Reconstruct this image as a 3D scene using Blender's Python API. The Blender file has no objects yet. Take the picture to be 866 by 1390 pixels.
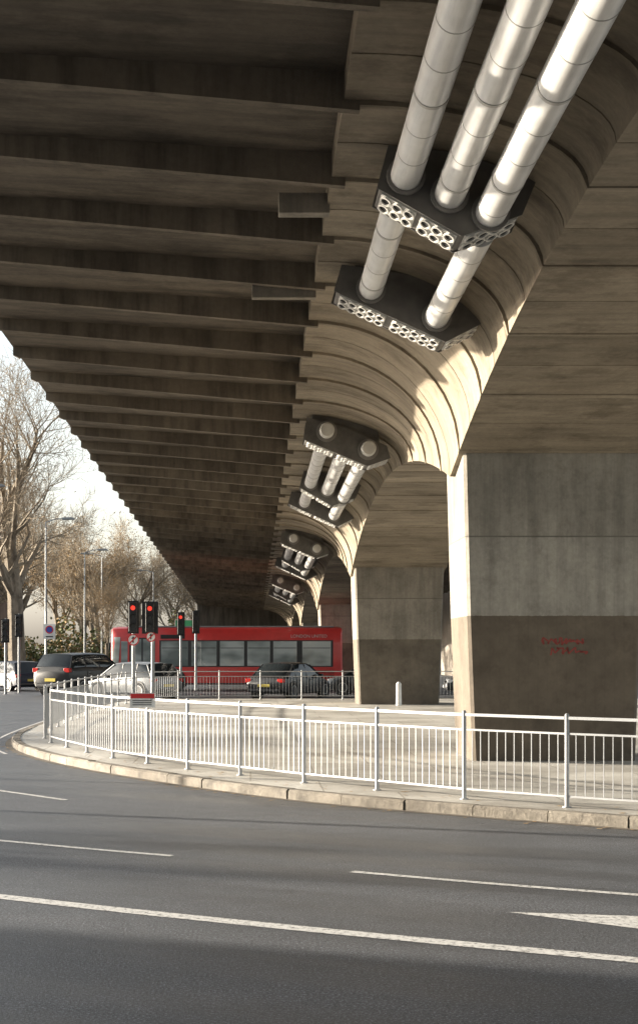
import bpy, bmesh, math, random
from mathutils import Vector, Matrix
random.seed(7)
SC=bpy.context.scene
COL=SC.collection
SC.view_settings.view_transform='Standard'
try: SC.view_settings.look='None'
except Exception: pass
SC.view_settings.exposure=0

# ---------------------------------------------------------------- materials
def newmat(name):
    m=bpy.data.materials.new(name); m.use_nodes=True
    nt=m.node_tree; b=nt.nodes['Principled BSDF']
    return m,nt,b
def N(nt,t,**kw):
    n=nt.nodes.new(t)
    for k,v in kw.items(): setattr(n,k,v)
    return n
def ramp(nt,fac,stops):
    r=N(nt,'ShaderNodeValToRGB'); e=r.color_ramp.elements
    e[0].position=stops[0][0]; e[0].color=(*stops[0][1],1)
    e[1].position=stops[-1][0]; e[1].color=(*stops[-1][1],1)
    for p,c in stops[1:-1]:
        x=e.new(p); x.color=(*c,1)
    nt.links.new(fac,r.inputs[0]); return r
def pos(nt,scale=(1,1,1),obj=False,rot=0):
    if obj:
        g=N(nt,'ShaderNodeTexCoord'); o=g.outputs['Object']
    else:
        g=N(nt,'ShaderNodeNewGeometry'); o=g.outputs['Position']
    if rot:
        m0=N(nt,'ShaderNodeMapping'); m0.inputs['Rotation'].default_value=(0,0,rot); nt.links.new(o,m0.inputs[0]); o=m0.outputs[0]
    mp=N(nt,'ShaderNodeMapping'); mp.inputs['Scale'].default_value=scale
    nt.links.new(o,mp.inputs[0]); return mp.outputs[0]
def noise(nt,vec,scale,detail=4,rough=.55):
    n=N(nt,'ShaderNodeTexNoise'); n.inputs['Scale'].default_value=scale
    n.inputs['Detail'].default_value=min(detail,5); n.inputs['Roughness'].default_value=rough
    nt.links.new(vec,n.inputs['Vector']); return n.outputs['Fac']
def mixc(nt,fac,a,b,mode='MIX'):
    m=N(nt,'ShaderNodeMix',data_type='RGBA',blend_type=mode)
    if isinstance(fac,(int,float)): m.inputs[0].default_value=fac
    else: nt.links.new(fac,m.inputs[0])
    for i,x in ((6,a),(7,b)):
        if isinstance(x,tuple): m.inputs[i].default_value=(*x,1)
        else: nt.links.new(x,m.inputs[i])
    return m.outputs[2]
def mth(nt,op,a,b=None):
    m=N(nt,'ShaderNodeMath',operation=op)
    for i,x in enumerate((a,b)):
        if x is None: continue
        if isinstance(x,(int,float)): m.inputs[i].default_value=x
        else: nt.links.new(x,m.inputs[i])
    return m.outputs[0]
def bump(nt,b,h,strength=.3,dist=.02):
    bp=N(nt,'ShaderNodeBump'); bp.inputs['Strength'].default_value=strength
    bp.inputs['Distance'].default_value=dist
    nt.links.new(h,bp.inputs['Height']); nt.links.new(bp.outputs[0],b.inputs['Normal'])
def mul(c,k): return tuple(min(1,x*k) for x in c)
def plain(name,c,rough=.5,metal=0,var=.15,scale=3,coat=0,emit=0):
    m,nt,b=newmat(name)
    v=pos(nt,obj=True); n=noise(nt,v,scale,5)
    r=ramp(nt,n,[(.3,mul(c,1-var)),(.7,mul(c,1+var))])
    nt.links.new(r.outputs[0],b.inputs['Base Color'])
    b.inputs['Roughness'].default_value=rough; b.inputs['Metallic'].default_value=metal
    if coat: b.inputs['Coat Weight'].default_value=coat; b.inputs['Coat Roughness'].default_value=.05
    if emit:
        b.inputs['Emission Color'].default_value=(*c,1); b.inputs['Emission Strength'].default_value=emit
    return m
def concrete(name,dark,light,stain=.5,paint=None,seg=False,bs=.35,sv=(2.2,2.2,.22)):
    m,nt,b=newmat(name)
    p=pos(nt)
    big=noise(nt,p,.55,5,.6); fine=noise(nt,p,14,5,.7)
    st=noise(nt,pos(nt,sv),1.6,5,.65)
    r=ramp(nt,big,[(.32,dark),(.66,light)])
    r2=ramp(nt,st,[(.36,mul((1,1,1),1-stain)),(.56,(1,1,1))])
    c=mixc(nt,.85,r.outputs[0],r2.outputs[0],'MULTIPLY')
    r3=ramp(nt,fine,[(.3,(.74,.74,.74)),(.7,(1.0,1.0,1.0))])
    c=mixc(nt,.8,c,r3.outputs[0],'MULTIPLY')
    sx=N(nt,'ShaderNodeSeparateXYZ'); g=N(nt,'ShaderNodeNewGeometry'); nt.links.new(g.outputs['Position'],sx.inputs[0])
    if seg:
        q=mth(nt,'MULTIPLY',mth(nt,'SUBTRACT',sx.outputs[1],14.2),11/12)
        fl=mth(nt,'FLOOR',q); wn=N(nt,'ShaderNodeTexWhiteNoise',noise_dimensions='1D'); nt.links.new(fl,wn.inputs['W'])
        rs=ramp(nt,wn.outputs['Value'],[(0,(.70,.69,.67)),(1,(1.05,1.05,1.05))])
        c=mixc(nt,.9,c,rs.outputs[0],'MULTIPLY')
        wb=noise(nt,pos(nt,(1,1.6,1)),.9,5,.7)
        rb=ramp(nt,wb,[(.38,(.60,.58,.55)),(.5,(1,1,1)),(.64,(1,1,1)),(.72,(1.2,1.19,1.16))])
        c=mixc(nt,.8,c,rb.outputs[0],'MULTIPLY')
    if paint:
        zr=mth(nt,'ADD',sx.outputs[2],mth(nt,'MULTIPLY',mth(nt,'SUBTRACT',fine,.5),.03))
        lt=mth(nt,'LESS_THAN',zr,paint[0])
        rp=ramp(nt,noise(nt,p,1.1,5,.7),[(.3,mul(paint[1],.72)),(.7,mul(paint[1],1.3))])
        c=mixc(nt,lt,c,rp.outputs[0])
        ab=mth(nt,'ABSOLUTE',mth(nt,'SUBTRACT',sx.outputs[2],paint[2]))
        c=mixc(nt,mth(nt,'LESS_THAN',ab,.012),c,mul(dark,.6))
        mm=mth(nt,'MULTIPLY',mth(nt,'GREATER_THAN',sx.outputs[2],paint[2]),.55)
        c=mixc(nt,mm,c,(.80,.785,.76),'MULTIPLY')
        wv=N(nt,'ShaderNodeTexWave',wave_type='BANDS',bands_direction='X'); wv.inputs['Scale'].default_value=2.1; wv.inputs['Distortion'].default_value=.4
        nt.links.new(p,wv.inputs['Vector'])
        rw=ramp(nt,wv.outputs['Fac'],[(0,(.86,.86,.86)),(.12,(1,1,1))])
        c=mixc(nt,.35,c,rw.outputs[0],'MULTIPLY')
        bl=noise(nt,p,2.3,5,.75); rbl=ramp(nt,bl,[(.3,(.7,.69,.67)),(.48,(1,1,1)),(.7,(1.12,1.12,1.1))])
        c=mixc(nt,.8,c,rbl.outputs[0],'MULTIPLY')
    nt.links.new(c,b.inputs['Base Color'])
    b.inputs['Roughness'].default_value=.85
    bump(nt,b,fine,bs,.02)
    return m

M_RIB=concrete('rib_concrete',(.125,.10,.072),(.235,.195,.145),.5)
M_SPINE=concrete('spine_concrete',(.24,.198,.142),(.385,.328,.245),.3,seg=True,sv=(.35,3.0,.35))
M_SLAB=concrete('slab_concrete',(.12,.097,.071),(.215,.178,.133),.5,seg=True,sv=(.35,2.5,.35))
M_PIER=concrete('pier_concrete',(.28,.262,.228),(.42,.395,.345),.3,paint=(2.39,(.13,.106,.08),3.63))
M_PIER2=concrete('pier_concrete_far',(.24,.215,.178),(.36,.325,.27),.3,paint=(2.2,(.135,.114,.088),3.5))
M_WALL=concrete('abutment_concrete',(.12,.105,.085),(.20,.175,.145),.5)
M_DARK=plain('grey_steel_housing',(.115,.108,.098),.55,.1,.3,4)
M_GREYST=plain('grey_steel',(.20,.19,.175),.5,.1,.25,4)
M_BLACK=plain('black_plastic',(.015,.015,.016),.45)
M_HOLE=plain('black_hole',(.012,.012,.012),.9)
M_RINGP=plain('galvanised_plate',(.58,.57,.54),.5,.1)
M_GALV=plain('galvanised_rail',(.40,.41,.42),.45,.2,.1)
M_POLE=plain('grey_pole_paint',(.26,.275,.285),.45,.2)
M_TYRE=plain('tyre_rubber',(.02,.02,.02),.85)
M_RIM=plain('alloy_rim',(.35,.36,.37),.3,.8)
M_GLASS=plain('tinted_glass',(.02,.025,.028),.06,0,.3,2)
M_WHITE=plain('white_paint',(.78,.78,.76),.5)
M_LETTER=plain('pale_lettering',(.62,.52,.50),.5)
M_RED=plain('red_sign_paint',(.6,.03,.03),.4)
M_BLUE=plain('blue_sign_paint',(.04,.08,.4),.4)
M_YEL=plain('yellow_plate',(.6,.48,.08),.4)
M_LRED=plain('red_lamp_glass',(.45,.015,.01),.2)
M_HEADL=plain('headlamp_glass',(.7,.72,.75),.12,.3)
M_REDON=plain('lit_red_lens',(1,.06,.035),.4,emit=1.0)
M_LENS=plain('unlit_lens',(.03,.03,.03),.25)
M_BUSRED=plain('bus_red_paint',(.68,.05,.045),.35,0,.1,2,coat=.3)
M_TRIMD=plain('dark_trim',(.035,.035,.037),.5)
M_GREEN=plain('green_sign_paint',(.05,.45,.2),.5)
M_PIPECOL=plain('pipe_seam_band',(.36,.355,.34),.5,.2)
M_PIPERING=plain('pipe_clamp_band',(.44,.43,.41),.4,.3)
M_CAP=plain('pale_end_cap',(.58,.57,.53),.5,.1)
def pipe_mat():
    m,nt,b=newmat('pale_pipe_sheath')
    p=pos(nt); n=noise(nt,p,2.5,3,.5); n2=noise(nt,pos(nt,(4,.4,4)),4,3,.6)
    r=ramp(nt,n,[(.3,(.64,.64,.63)),(.7,(.78,.78,.77))])
    r2=ramp(nt,n2,[(.35,(.80,.80,.79)),(.55,(1,1,1))])
    nt.links.new(mixc(nt,.6,r.outputs[0],r2.outputs[0],'MULTIPLY'),b.inputs['Base Color'])
    b.inputs['Roughness'].default_value=.33; b.inputs['Metallic'].default_value=.25
    return m
M_PIPE=pipe_mat()
def asphalt():
    m,nt,b=newmat('road_asphalt')
    p=pos(nt)
    big=noise(nt,pos(nt,(.3,1.0,1)),.6,5,.6); sp=noise(nt,p,60,3,.85); sp2=noise(nt,p,24,3,.8); mid=noise(nt,p,4,5,.7)
    lane=noise(nt,pos(nt,(.06,1.5,1),rot=math.radians(28)),1,3,.5)
    r=ramp(nt,big,[(.3,(.082,.088,.100)),(.7,(.120,.128,.144))])
    r2=ramp(nt,sp,[(.36,(.25,.25,.25)),(.54,(.95,.95,.95)),(.64,(3.0,3.0,2.95))])
    r3=ramp(nt,mid,[(.3,(.86,.86,.86)),(.7,(1.1,1.1,1.1))])
    r4=ramp(nt,sp2,[(.35,(.62,.62,.62)),(.65,(1.28,1.28,1.28))])
    r5=ramp(nt,lane,[(.36,(.76,.76,.76)),(.5,(1,1,1)),(.62,(1.14,1.14,1.14))])
    c=mixc(nt,.9,r.outputs[0],r2.outputs[0],'MULTIPLY'); c=mixc(nt,.8,c,r3.outputs[0],'MULTIPLY'); c=mixc(nt,.75,c,r4.outputs[0],'MULTIPLY'); c=mixc(nt,.9,c,r5.outputs[0],'MULTIPLY')
    nt.links.new(c,b.inputs['Base Color'])
    rr=ramp(nt,lane,[(.36,(.36,.36,.36)),(.62,(.54,.54,.54))]); nt.links.new(rr.outputs[0],b.inputs['Roughness'])
    bump(nt,b,sp,.7,.014); return m
M_ROAD=asphalt()
def marking():
    m,nt,b=newmat('worn_road_paint')
    p=pos(nt); n=noise(nt,p,20,5,.8)
    r=ramp(nt,n,[(.38,(.14,.14,.145)),(.48,(.58,.58,.57)),(.7,(.72,.72,.70))])
    nt.links.new(r.outputs[0],b.inputs['Base Color']); b.inputs['Roughness'].default_value=.6; return m
M_MARK=marking()
def paving():
    m,nt,b=newmat('paving_slabs')
    p=pos(nt); br=N(nt,'ShaderNodeTexBrick')
    br.inputs['Scale'].default_value=1; br.inputs['Brick Width'].default_value=1.8; br.inputs['Row Height'].default_value=1.5
    br.inputs['Mortar Size'].default_value=.012
    br.inputs['Color1'].default_value=(.56,.545,.51,1); br.inputs['Color2'].default_value=(.50,.485,.455,1); br.inputs['Mortar'].default_value=(.34,.32,.29,1)
    nt.links.new(p,br.inputs['Vector'])
    n=noise(nt,p,.5,8,.65); n2=noise(nt,p,30,4,.7)
    r=ramp(nt,n,[(.38,(.60,.58,.55)),(.60,(1.12,1.12,1.10))]); r2=ramp(nt,n2,[(.3,(.76,.76,.76)),(.7,(1.12,1.12,1.12))])
    c=mixc(nt,.9,br.outputs['Color'],r.outputs[0],'MULTIPLY'); c=mixc(nt,.7,c,r2.outputs[0],'MULTIPLY')
    nt.links.new(c,b.inputs['Base Color']); b.inputs['Roughness'].default_value=.55
    bump(nt,b,n2,.25,.01); return m
M_PAVE=paving()
M_KERB=concrete('kerb_stone',(.14,.12,.095),(.30,.27,.225),.6,sv=(1.6,1.6,1.6),bs=.7)
M_GROUND=plain('ground_tarmac',(.09,.09,.085),.9,0,.2,.05)
def bark(name,a,b_):
    m,nt,b=newmat(name); n=noise(nt,pos(nt,(1,1,.5)),3,6,.7)
    r=ramp(nt,n,[(.35,a),(.62,b_)]); nt.links.new(r.outputs[0],b.inputs['Base Color']); b.inputs['Roughness'].default_value=.9; return m
M_BARK=bark('plane_bark',(.10,.08,.058),(.24,.20,.15))
M_TWIG=bark('twig_bark',(.22,.178,.128),(.38,.315,.23))
M_LEAF=bark('dry_leaves',(.28,.18,.085),(.42,.30,.155))
M_HEDGE=bark('evergreen_leaves',(.045,.06,.022),(.12,.135,.05))

# ---------------------------------------------------------------- mesh builder
class MB:
    def __init__(s): s.v=[];s.f=[];s.m=[]
    def add(s,vs,fs,mi=0):
        o=len(s.v); s.v+= [tuple(x) for x in vs]
        for f in fs: s.f.append(tuple(i+o for i in f)); s.m.append(mi)
    def box(s,x0,x1,y0,y1,z0,z1,mi=0):
        s.add([(x0,y0,z0),(x1,y0,z0),(x1,y1,z0),(x0,y1,z0),(x0,y0,z1),(x1,y0,z1),(x1,y1,z1),(x0,y1,z1)],
              [(0,3,2,1),(4,5,6,7),(0,1,5,4),(1,2,6,5),(2,3,7,6),(3,0,4,7)],mi)
    def tube(s,p0,p1,r0,r1=None,n=12,cap=True,mi=0):
        r1=r0 if r1 is None else r1
        p0=Vector(p0);p1=Vector(p1); d=(p1-p0).normalized()
        a=d.orthogonal().normalized(); b=d.cross(a)
        vs=[];fs=[]
        for p,r in ((p0,r0),(p1,r1)):
            for i in range(n):
                t=2*math.pi*i/n; vs.append(p+a*(r*math.cos(t))+b*(r*math.sin(t)))
        for i in range(n): j=(i+1)%n; fs.append((i,j,n+j,n+i))
        if cap: fs.append(tuple(range(n-1,-1,-1))); fs.append(tuple(range(n,2*n)))
        s.add(vs,fs,mi)
    def ring(s,p0,p1,ro,ri,n=14,mi=0):
        p0=Vector(p0);p1=Vector(p1); d=(p1-p0).normalized()
        a=d.orthogonal().normalized(); b=d.cross(a); vs=[]
        for p,r in ((p0,ro),(p1,ro),(p1,ri),(p0,ri)):
            for i in range(n):
                t=2*math.pi*i/n; vs.append(p+a*(r*math.cos(t))+b*(r*math.sin(t)))
        fs=[]
        for k in range(4):
            k2=(k+1)%4
            for i in range(n): j=(i+1)%n; fs.append((k*n+i,k*n+j,k2*n+j,k2*n+i))
        s.add(vs,fs,mi)
    def prism(s,poly,axis,a,b,mi=0):
        n=len(poly)
        def P(u,w,t):
            return {'y':(u,t,w),'x':(t,u,w),'z':(u,w,t)}[axis]
        vs=[P(u,w,a) for u,w in poly]+[P(u,w,b) for u,w in poly]
        fs=[tuple(range(n-1,-1,-1)),tuple(range(n,2*n))]+[(i,(i+1)%n,n+(i+1)%n,n+i) for i in range(n)]
        s.add(vs,fs,mi)
    def obj(s,name,mats,parent=None,world=True,smooth=False,bevel=0,recalc=True,seg=2):
        if not isinstance(mats,(list,tuple)): mats=[mats]
        me=bpy.data.meshes.new(name)
        off=Vector((0,0,0))
        if parent is not None and world: off=Vector(parent.location)
        me.from_pydata([tuple(Vector(v)-off) for v in s.v],[],s.f)
        for m in mats: me.materials.append(m)
        me.polygons.foreach_set('material_index',s.m)
        if recalc:
            bm=bmesh.new(); bm.from_mesh(me); bmesh.ops.recalc_face_normals(bm,faces=bm.faces); bm.to_mesh(me); bm.free()
        if smooth:
            me.polygons.foreach_set('use_smooth',[True]*len(me.polygons))
        me.update()
        o=bpy.data.objects.new(name,me); COL.objects.link(o)
        if parent is not None: o.parent=parent
        if smooth:
            try: me.set_sharp_from_angle(angle=math.radians(38))
            except Exception: pass
        if bevel:
            md=o.modifiers.new('bevel','BEVEL'); md.width=bevel; md.segments=seg; md.limit_method='ANGLE'
        return o
def empty(name,loc,label,cat,rz=0,group=None):
    e=bpy.data.objects.new(name,None); e.location=loc; e.rotation_euler=(0,0,rz); e.empty_display_size=.3
    COL.objects.link(e); e['label']=label; e['category']=cat
    if group: e['group']=group
    return e
def tag(o,label,cat,group=None):
    o['label']=label;o['category']=cat
    if group:o['group']=group
def text_mesh(name,body,size,mat,loc,rot,parent=None,ext=.003):
    cu=bpy.data.curves.new(name,'FONT'); cu.body=body; cu.size=size; cu.extrude=ext; cu.align_x='CENTER'; cu.align_y='CENTER'
    t=bpy.data.objects.new(name+'_tmp',cu); COL.objects.link(t)
    dg=bpy.context.evaluated_depsgraph_get()
    me=bpy.data.meshes.new_from_object(t.evaluated_get(dg)); bpy.data.objects.remove(t)
    me.name=name; me.materials.clear(); me.materials.append(mat)
    o=bpy.data.objects.new(name,me); COL.objects.link(o); o.location=loc; o.rotation_euler=rot
    if parent: o.parent=parent
    return o

# ---------------------------------------------------------------- geometry of the flyover
EYE=1.85; XC=4.75; SL=.018
ZSL=7.50; ZRT=7.19
def sl(Y): return -SL*(Y-26)
def z_soff(Y):
    u=((Y-12)%24)
    if u>12:u-=24
    u/=12
    return EYE+4.35-1.5*u*u-SL*(Y-23)
Y0,Y1=-26.,122.
FLY=empty('flyover',(XC,24,0.12),'long concrete road flyover on single tapered piers over the junction','flyover')
RIBS=[14.2+24/11*k for k in range(-18,50)]
RIBS=[y for y in RIBS if Y0+.5<y<Y1-.5]
mb=MB()
def zt(Y): return ZSL+sl(Y)
dr=ZRT-ZSL
sec=[(-9.15,0),(-3.75,dr),(3.75,dr),(9.15,0),(9.15,.30),(9.0,.30),(9.0,1.15),(8.8,1.15),(8.8,.32),(-8.8,.32),(-8.8,1.15),(-9.0,1.15),(-9.0,.30),(-9.15,.30)]
vs=[(XC+a,Y,zt(Y)+b) for Y in (Y0,Y1) for a,b in sec]; n=len(sec)
mb.add(vs,[tuple(range(n)),tuple(range(2*n-1,n-1,-1))]+[(i,(i+1)%n,n+(i+1)%n,n+i) for i in range(n)])
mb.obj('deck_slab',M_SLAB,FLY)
NC=14
def spine_sec(Y,off):
    zs=z_soff(Y); zr=6.83+sl(Y)+.10
    pts=[]; a=2.35
    pts.append((3.85,ZRT+sl(Y)+.10)); 
    for i in range(NC,-1,-1):
        ph=math.pi/2*i/NC
        u=3.85-a*math.cos(ph); z=zs+(zr-zs)*math.sin(ph)
        nx=math.cos(ph); nz=math.sin(ph)
        k=1 if i>0 else .4
        pts.append((u+off*nx*.8*k ,z-off*max(nz,.35)))
    L=[(XC-u,Y,z) for u,z in pts]; R=[(XC+u,Y,z) for u,z in reversed(pts)]
    return L+R
st=[]
for y in RIBS:
    st+=[(y-.055,0),(y-.05,.045),(y+.05,.045),(y+.055,0)]
    for q in (.36,.72): st.append((y+q,0))
    st+=[(y+1.055,0),(y+1.06,-.02),(y+1.08,-.02),(y+1.085,0)]
    for q in (1.46,1.82): st.append((y+q,0))
st=[(Y0,0)]+st+[(Y1,0)]
st=[s for s in st if Y0<=s[0]<=Y1]; st.sort()
mb=MB(); rings=[spine_sec(*s) for s in st]; n=len(rings[0])
vs=[p for r in rings for p in r]; fs=[]
for k in range(len(rings)-1):
    for i in range(n-1): fs.append((k*n+i,k*n+i+1,(k+1)*n+i+1,(k+1)*n+i))
fs.append(tuple(range(n))); fs.append(tuple(range(len(vs)-n,len(vs))))
mb.add(vs,fs)
o=mb.obj('spine_beam',M_SPINE,FLY,smooth=True)
o.data.set_sharp_from_angle(angle=math.radians(20))
def rib_mesh(sign):
    mb=MB()
    poly=[(3.70,6.83),(9.05,7.30),(9.14,7.34),(9.14,ZSL+.03),(3.70,ZRT+.03)]
    poly=[(sign*u,z-ZSL) for u,z in poly]
    mb.prism(poly,'y',-.055,.055)
    return mb
def make_ribs(sign,ys,maxn):
    base=None
    for k,y in enumerate(ys[:maxn]):
        if base is None:
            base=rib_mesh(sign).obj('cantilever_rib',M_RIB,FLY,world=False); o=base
        else:
            o=base.copy(); COL.objects.link(o); o.parent=FLY
        o.location=(0,y-24,zt(y)-.12)
    rest=ys[maxn:]
    if rest:
        mb=MB()
        for y in rest:
            r=rib_mesh(sign); mb.add([(a+XC,b+y,c+zt(y)) for a,b,c in r.v],r.f)
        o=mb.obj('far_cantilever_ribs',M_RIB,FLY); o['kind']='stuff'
vis=[y for y in RIBS if y>7]; hid=[y for y in RIBS if y<=7]
make_ribs(-1,vis+hid,len(vis))
rr=[y for y in RIBS if y>30]
make_ribs(1,rr+[y for y in RIBS if y<=30],len(rr))
for yc in (24,48,72,96):
    mb=MB(); top=z_soff(yc-1)+.12; vs=[]
    for z,hw,hy in ((.05,1.27,.97),(2.4,1.36,.98),(top,1.43,1.0)):
        c=.05
        vs+=[(XC-hw,yc-hy+c,z),(XC-hw+c,yc-hy,z),(XC+hw-c,yc-hy,z),(XC+hw,yc-hy+c,z),(XC+hw,yc+hy-c,z),(XC+hw-c,yc+hy,z),(XC-hw+c,yc+hy,z),(XC-hw,yc+hy-c,z)]
    fs=[tuple(range(8)),tuple(range(16,24))]
    for l in (0,8):
        for i in range(8): fs.append((l+i,l+(i+1)%8,l+8+(i+1)%8,l+8+i))
    mb.add(vs,fs); mb.obj('pier',M_PIER if yc==24 else M_PIER2,FLY)
mb=MB(); mb.box(.33,.93,17.25,17.45,6.98,7.22); mb.obj('bracket',M_PIER2,FLY,bevel=.01)
mb=MB(); mb.box(.02,.93,20.9,21.05,6.86,7.1); mb.obj('bracket',M_PIER2,FLY,bevel=.01)
mb=MB(); mb.box(-4.4,13.9,Y1,Y1+1.2,-.05,zt(Y1)+.2); mb.obj('abutment_wall',M_WALL,FLY)
GR=plain('faded_red_graffiti',(.28,.06,.05),.8)
rg_=random.Random(4); mb=MB()
def stroke(pts,w=.012):
    for (x0,z0),(x1,z1) in zip(pts,pts[1:]):
        d=Vector((x1-x0,0,z1-z0)); 
        if d.length<1e-4: continue
        n_=Vector((-d.z,0,d.x)).normalized()*w; a=Vector((x0,23.0,z0));b=Vector((x1,23.0,z1))
        mb.add([a-n_,b-n_,b+n_,a+n_],[(0,1,2,3)])
def scrawl(x,z,n,h):
    prev=None
    for k in range(n):
        pts=[(x+rg_.uniform(0,h*.55),z+rg_.uniform(0,h)) for _ in range(rg_.choice((4,4,5)))]
        if prev: pts=[prev]+pts
        prev=pts[-1]
        stroke(pts); x+=h*.72
scrawl(4.55,1.93,8,.12); scrawl(4.66,1.77,7,.13)
mb.v=[(x,24-(.97+(z-.05)/2.35*.01)-.006,z) for x,y,z in mb.v]
mb.obj('graffiti',GR,FLY,recalc=False)

# ---------------------------------------------------------------- tendon pipes and anchor blocks
PL=[(1.60,4.89),(2.05,4.70),(2.47,4.51)]
def ph(i,Y): return EYE+PL[i][1]-SL*(Y-15.2)
def pipe(i,ya,yb):
    e=empty('steel_pipe',(PL[i][0],ya,ph(i,ya)),'pale metal-sheathed pipe running under the flyover spine','pipe',group='pipes slung under the flyover')
    mb=MB(); mb.tube((PL[i][0],ya,ph(i,ya)),(PL[i][0],yb,ph(i,yb)),.16,n=28); mb.obj('sheath',M_PIPE,e,smooth=True)
    y=ya+.25+.2*i; k=0
    while y<yb-.1:
        big=(k+i)%3==1; wd=.05 if big else .014
        mb=MB(); mb.tube((PL[i][0],y,ph(i,y)),(PL[i][0],y+wd,ph(i,y+wd)),.166 if big else .1625,n=28); mb.obj('collar',M_PIPERING if big else M_PIPECOL,e,smooth=True)
        y+=.74; k+=1
def block(yn,ln,poly,yref,caps=(),collars=(),plinth=None,label='grey steel bracket with ring plates bolted under the flyover'):
    dz=EYE-SL*(yn-yref)
    P=[(x,h+dz) for x,h in poly]
    cx=sum(p[0] for p in P)/len(P); 
    e=empty('anchor_bracket',(cx,yn+ln/2,min(p[1] for p in P)),label,'steel bracket',group='steel brackets under the flyover')
    mb=MB(); mb.prism(P,'y',yn,yn+ln); mb.obj('housing',M_DARK,e,bevel=.015)
    if plinth:
        mb=MB(); mb.prism([(x,h+dz) for x,h in plinth],'y',yn+.12,yn+ln+.25); mb.obj('mounting_plinth',M_DARK,e,bevel=.01)
    c=Vector((cx,0,sum(p[1] for p in P)/len(P)))
    Q=[(c.x+(p[0]-c.x)*1.03,c.z+(p[1]-c.z)*1.03) for p in P]
    mb=MB(); mb.prism(Q,'y',yn-.02,yn-.001); mb.obj('end_flange',M_DARK,e)
    mb=MB(); mb.prism(Q,'y',yn+ln+.001,yn+ln+.02); mb.obj('end_flange',M_DARK,e)
    A,B,C=Vector((P[1][0],0,P[1][1])),Vector((P[2][0],0,P[2][1])),Vector((P[3][0],0,P[3][1]))
    for (S_,T_,ranges) in ((A,B,((.04,.47),(.53,.97))),(B,C,((.08,.94),))):
        d=(T_-S_); L=d.length; d.normalize(); nn=Vector((d.z,0,-d.x))
        if nn.z>0: nn=-nn
        for a,b in ranges:
            mb=MB(); s0=S_+d*(a*L); s1=S_+d*(b*L)
            q=[s0,s1,s1+nn*.02,s0+nn*.02]
            vs=[(v.x,yn+.05,v.z) for v in q]+[(v.x,yn+ln-.05,v.z) for v in q]
            mb.add(vs,[(0,1,2,3),(7,6,5,4),(0,1,5,4),(1,2,6,5),(2,3,7,6),(3,0,4,7)],0)
            w=(b-a)*L; nu=max(2,int(w/.135)); nv=max(2,int((ln-.1)/.2)); ru=w/nu*.47; rv=(ln-.1)/nv*.47
            for iu in range(nu):
                for iv in range(nv):
                    c0=s0+d*(w*(iu+.5)/nu)+nn*.02; yy=yn+.05+(ln-.1)*(iv+.5)/nv
                    n2=14; o1=[];o2=[];o3=[];o4=[]
                    for k in range(n2):
                        t=2*math.pi*k/n2
                        def pp(f,hh): 
                            v=c0+d*(math.cos(t)*ru*f)+nn*hh; return (v.x,yy+math.sin(t)*rv*f,v.z)
                        o1.append(pp(1,0));o2.append(pp(1,.02));o3.append(pp(.74,.02));o4.append(pp(.74,.003))
                    vs=o1+o2+o3+o4; fs=[]
                    for lay in range(3):
                        for k in range(n2): j=(k+1)%n2; fs.append((lay*n2+k,lay*n2+j,(lay+1)*n2+j,(lay+1)*n2+k))
                    mb.add(vs,fs,0); mb.add(o4,[tuple(range(n2))],1)
            mb.obj('ring_plate',[M_RINGP,M_HOLE],e,recalc=False)
    for i in caps:
        z=ph(i,yn); mb=MB(); mb.tube((PL[i][0],yn-.26,z),(PL[i][0],yn-.03,z),.155,n=24); mb.tube((PL[i][0],yn-.285,z),(PL[i][0],yn-.2601,z),.13,.155,n=24); mb.obj('end_cap',M_CAP,e,smooth=True)
        mb=MB(); mb.ring((PL[i][0],yn-.07,z),(PL[i][0],yn-.021,z),.22,.156,24); mb.obj('cap_ring',M_GREYST,e,smooth=True)
    for i in collars:
        z=ph(i,yn); mb=MB(); mb.ring((PL[i][0],yn-.07,z),(PL[i][0],yn-.021,z),.20,.162,24); mb.obj('pipe_collar',M_GREYST,e,smooth=True)
POLA=[(1.44,5.20),(1.33,4.77),(2.17,4.29),(2.78,4.50),(2.92,4.84),(2.2,5.12)]
PLA=[(1.55,5.0),(2.75,4.75),(2.7,5.25),(1.6,5.42)]
POLB=[(1.24,5.12),(1.14,4.78),(2.58,4.12),(3.05,4.36),(3.02,4.60),(2.2,4.98)]
PLB=[(1.4,4.95),(2.9,4.45),(2.8,4.85),(2.2,5.3),(1.4,5.4)]
POLC=[(1.21,5.18),(1.15,4.72),(2.45,4.18),(2.92,4.34),(2.84,4.60),(2.0,4.97)]
PLC=[(1.3,4.95),(2.75,4.45),(2.7,4.9),(2.1,5.3),(1.3,5.4)]
for s in range(0,4):
    b=24*s
    if s==0:
        for i in range(3): pipe(i,7.5,15.18)
    else:
        block(b+7.0,.75,POLC,15.2,caps=(0,2),plinth=PLC)
        for i in range(3): pipe(i,b+7.77,b+15.18)
    block(b+15.2,.62,POLA,15.2,collars=(0,1,2),plinth=PLA)
    for i in (0,2): pipe(i,b+15.84,b+19.58)
    block(b+19.6,.68,POLB,19.6,collars=(0,2),plinth=PLB)

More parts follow.
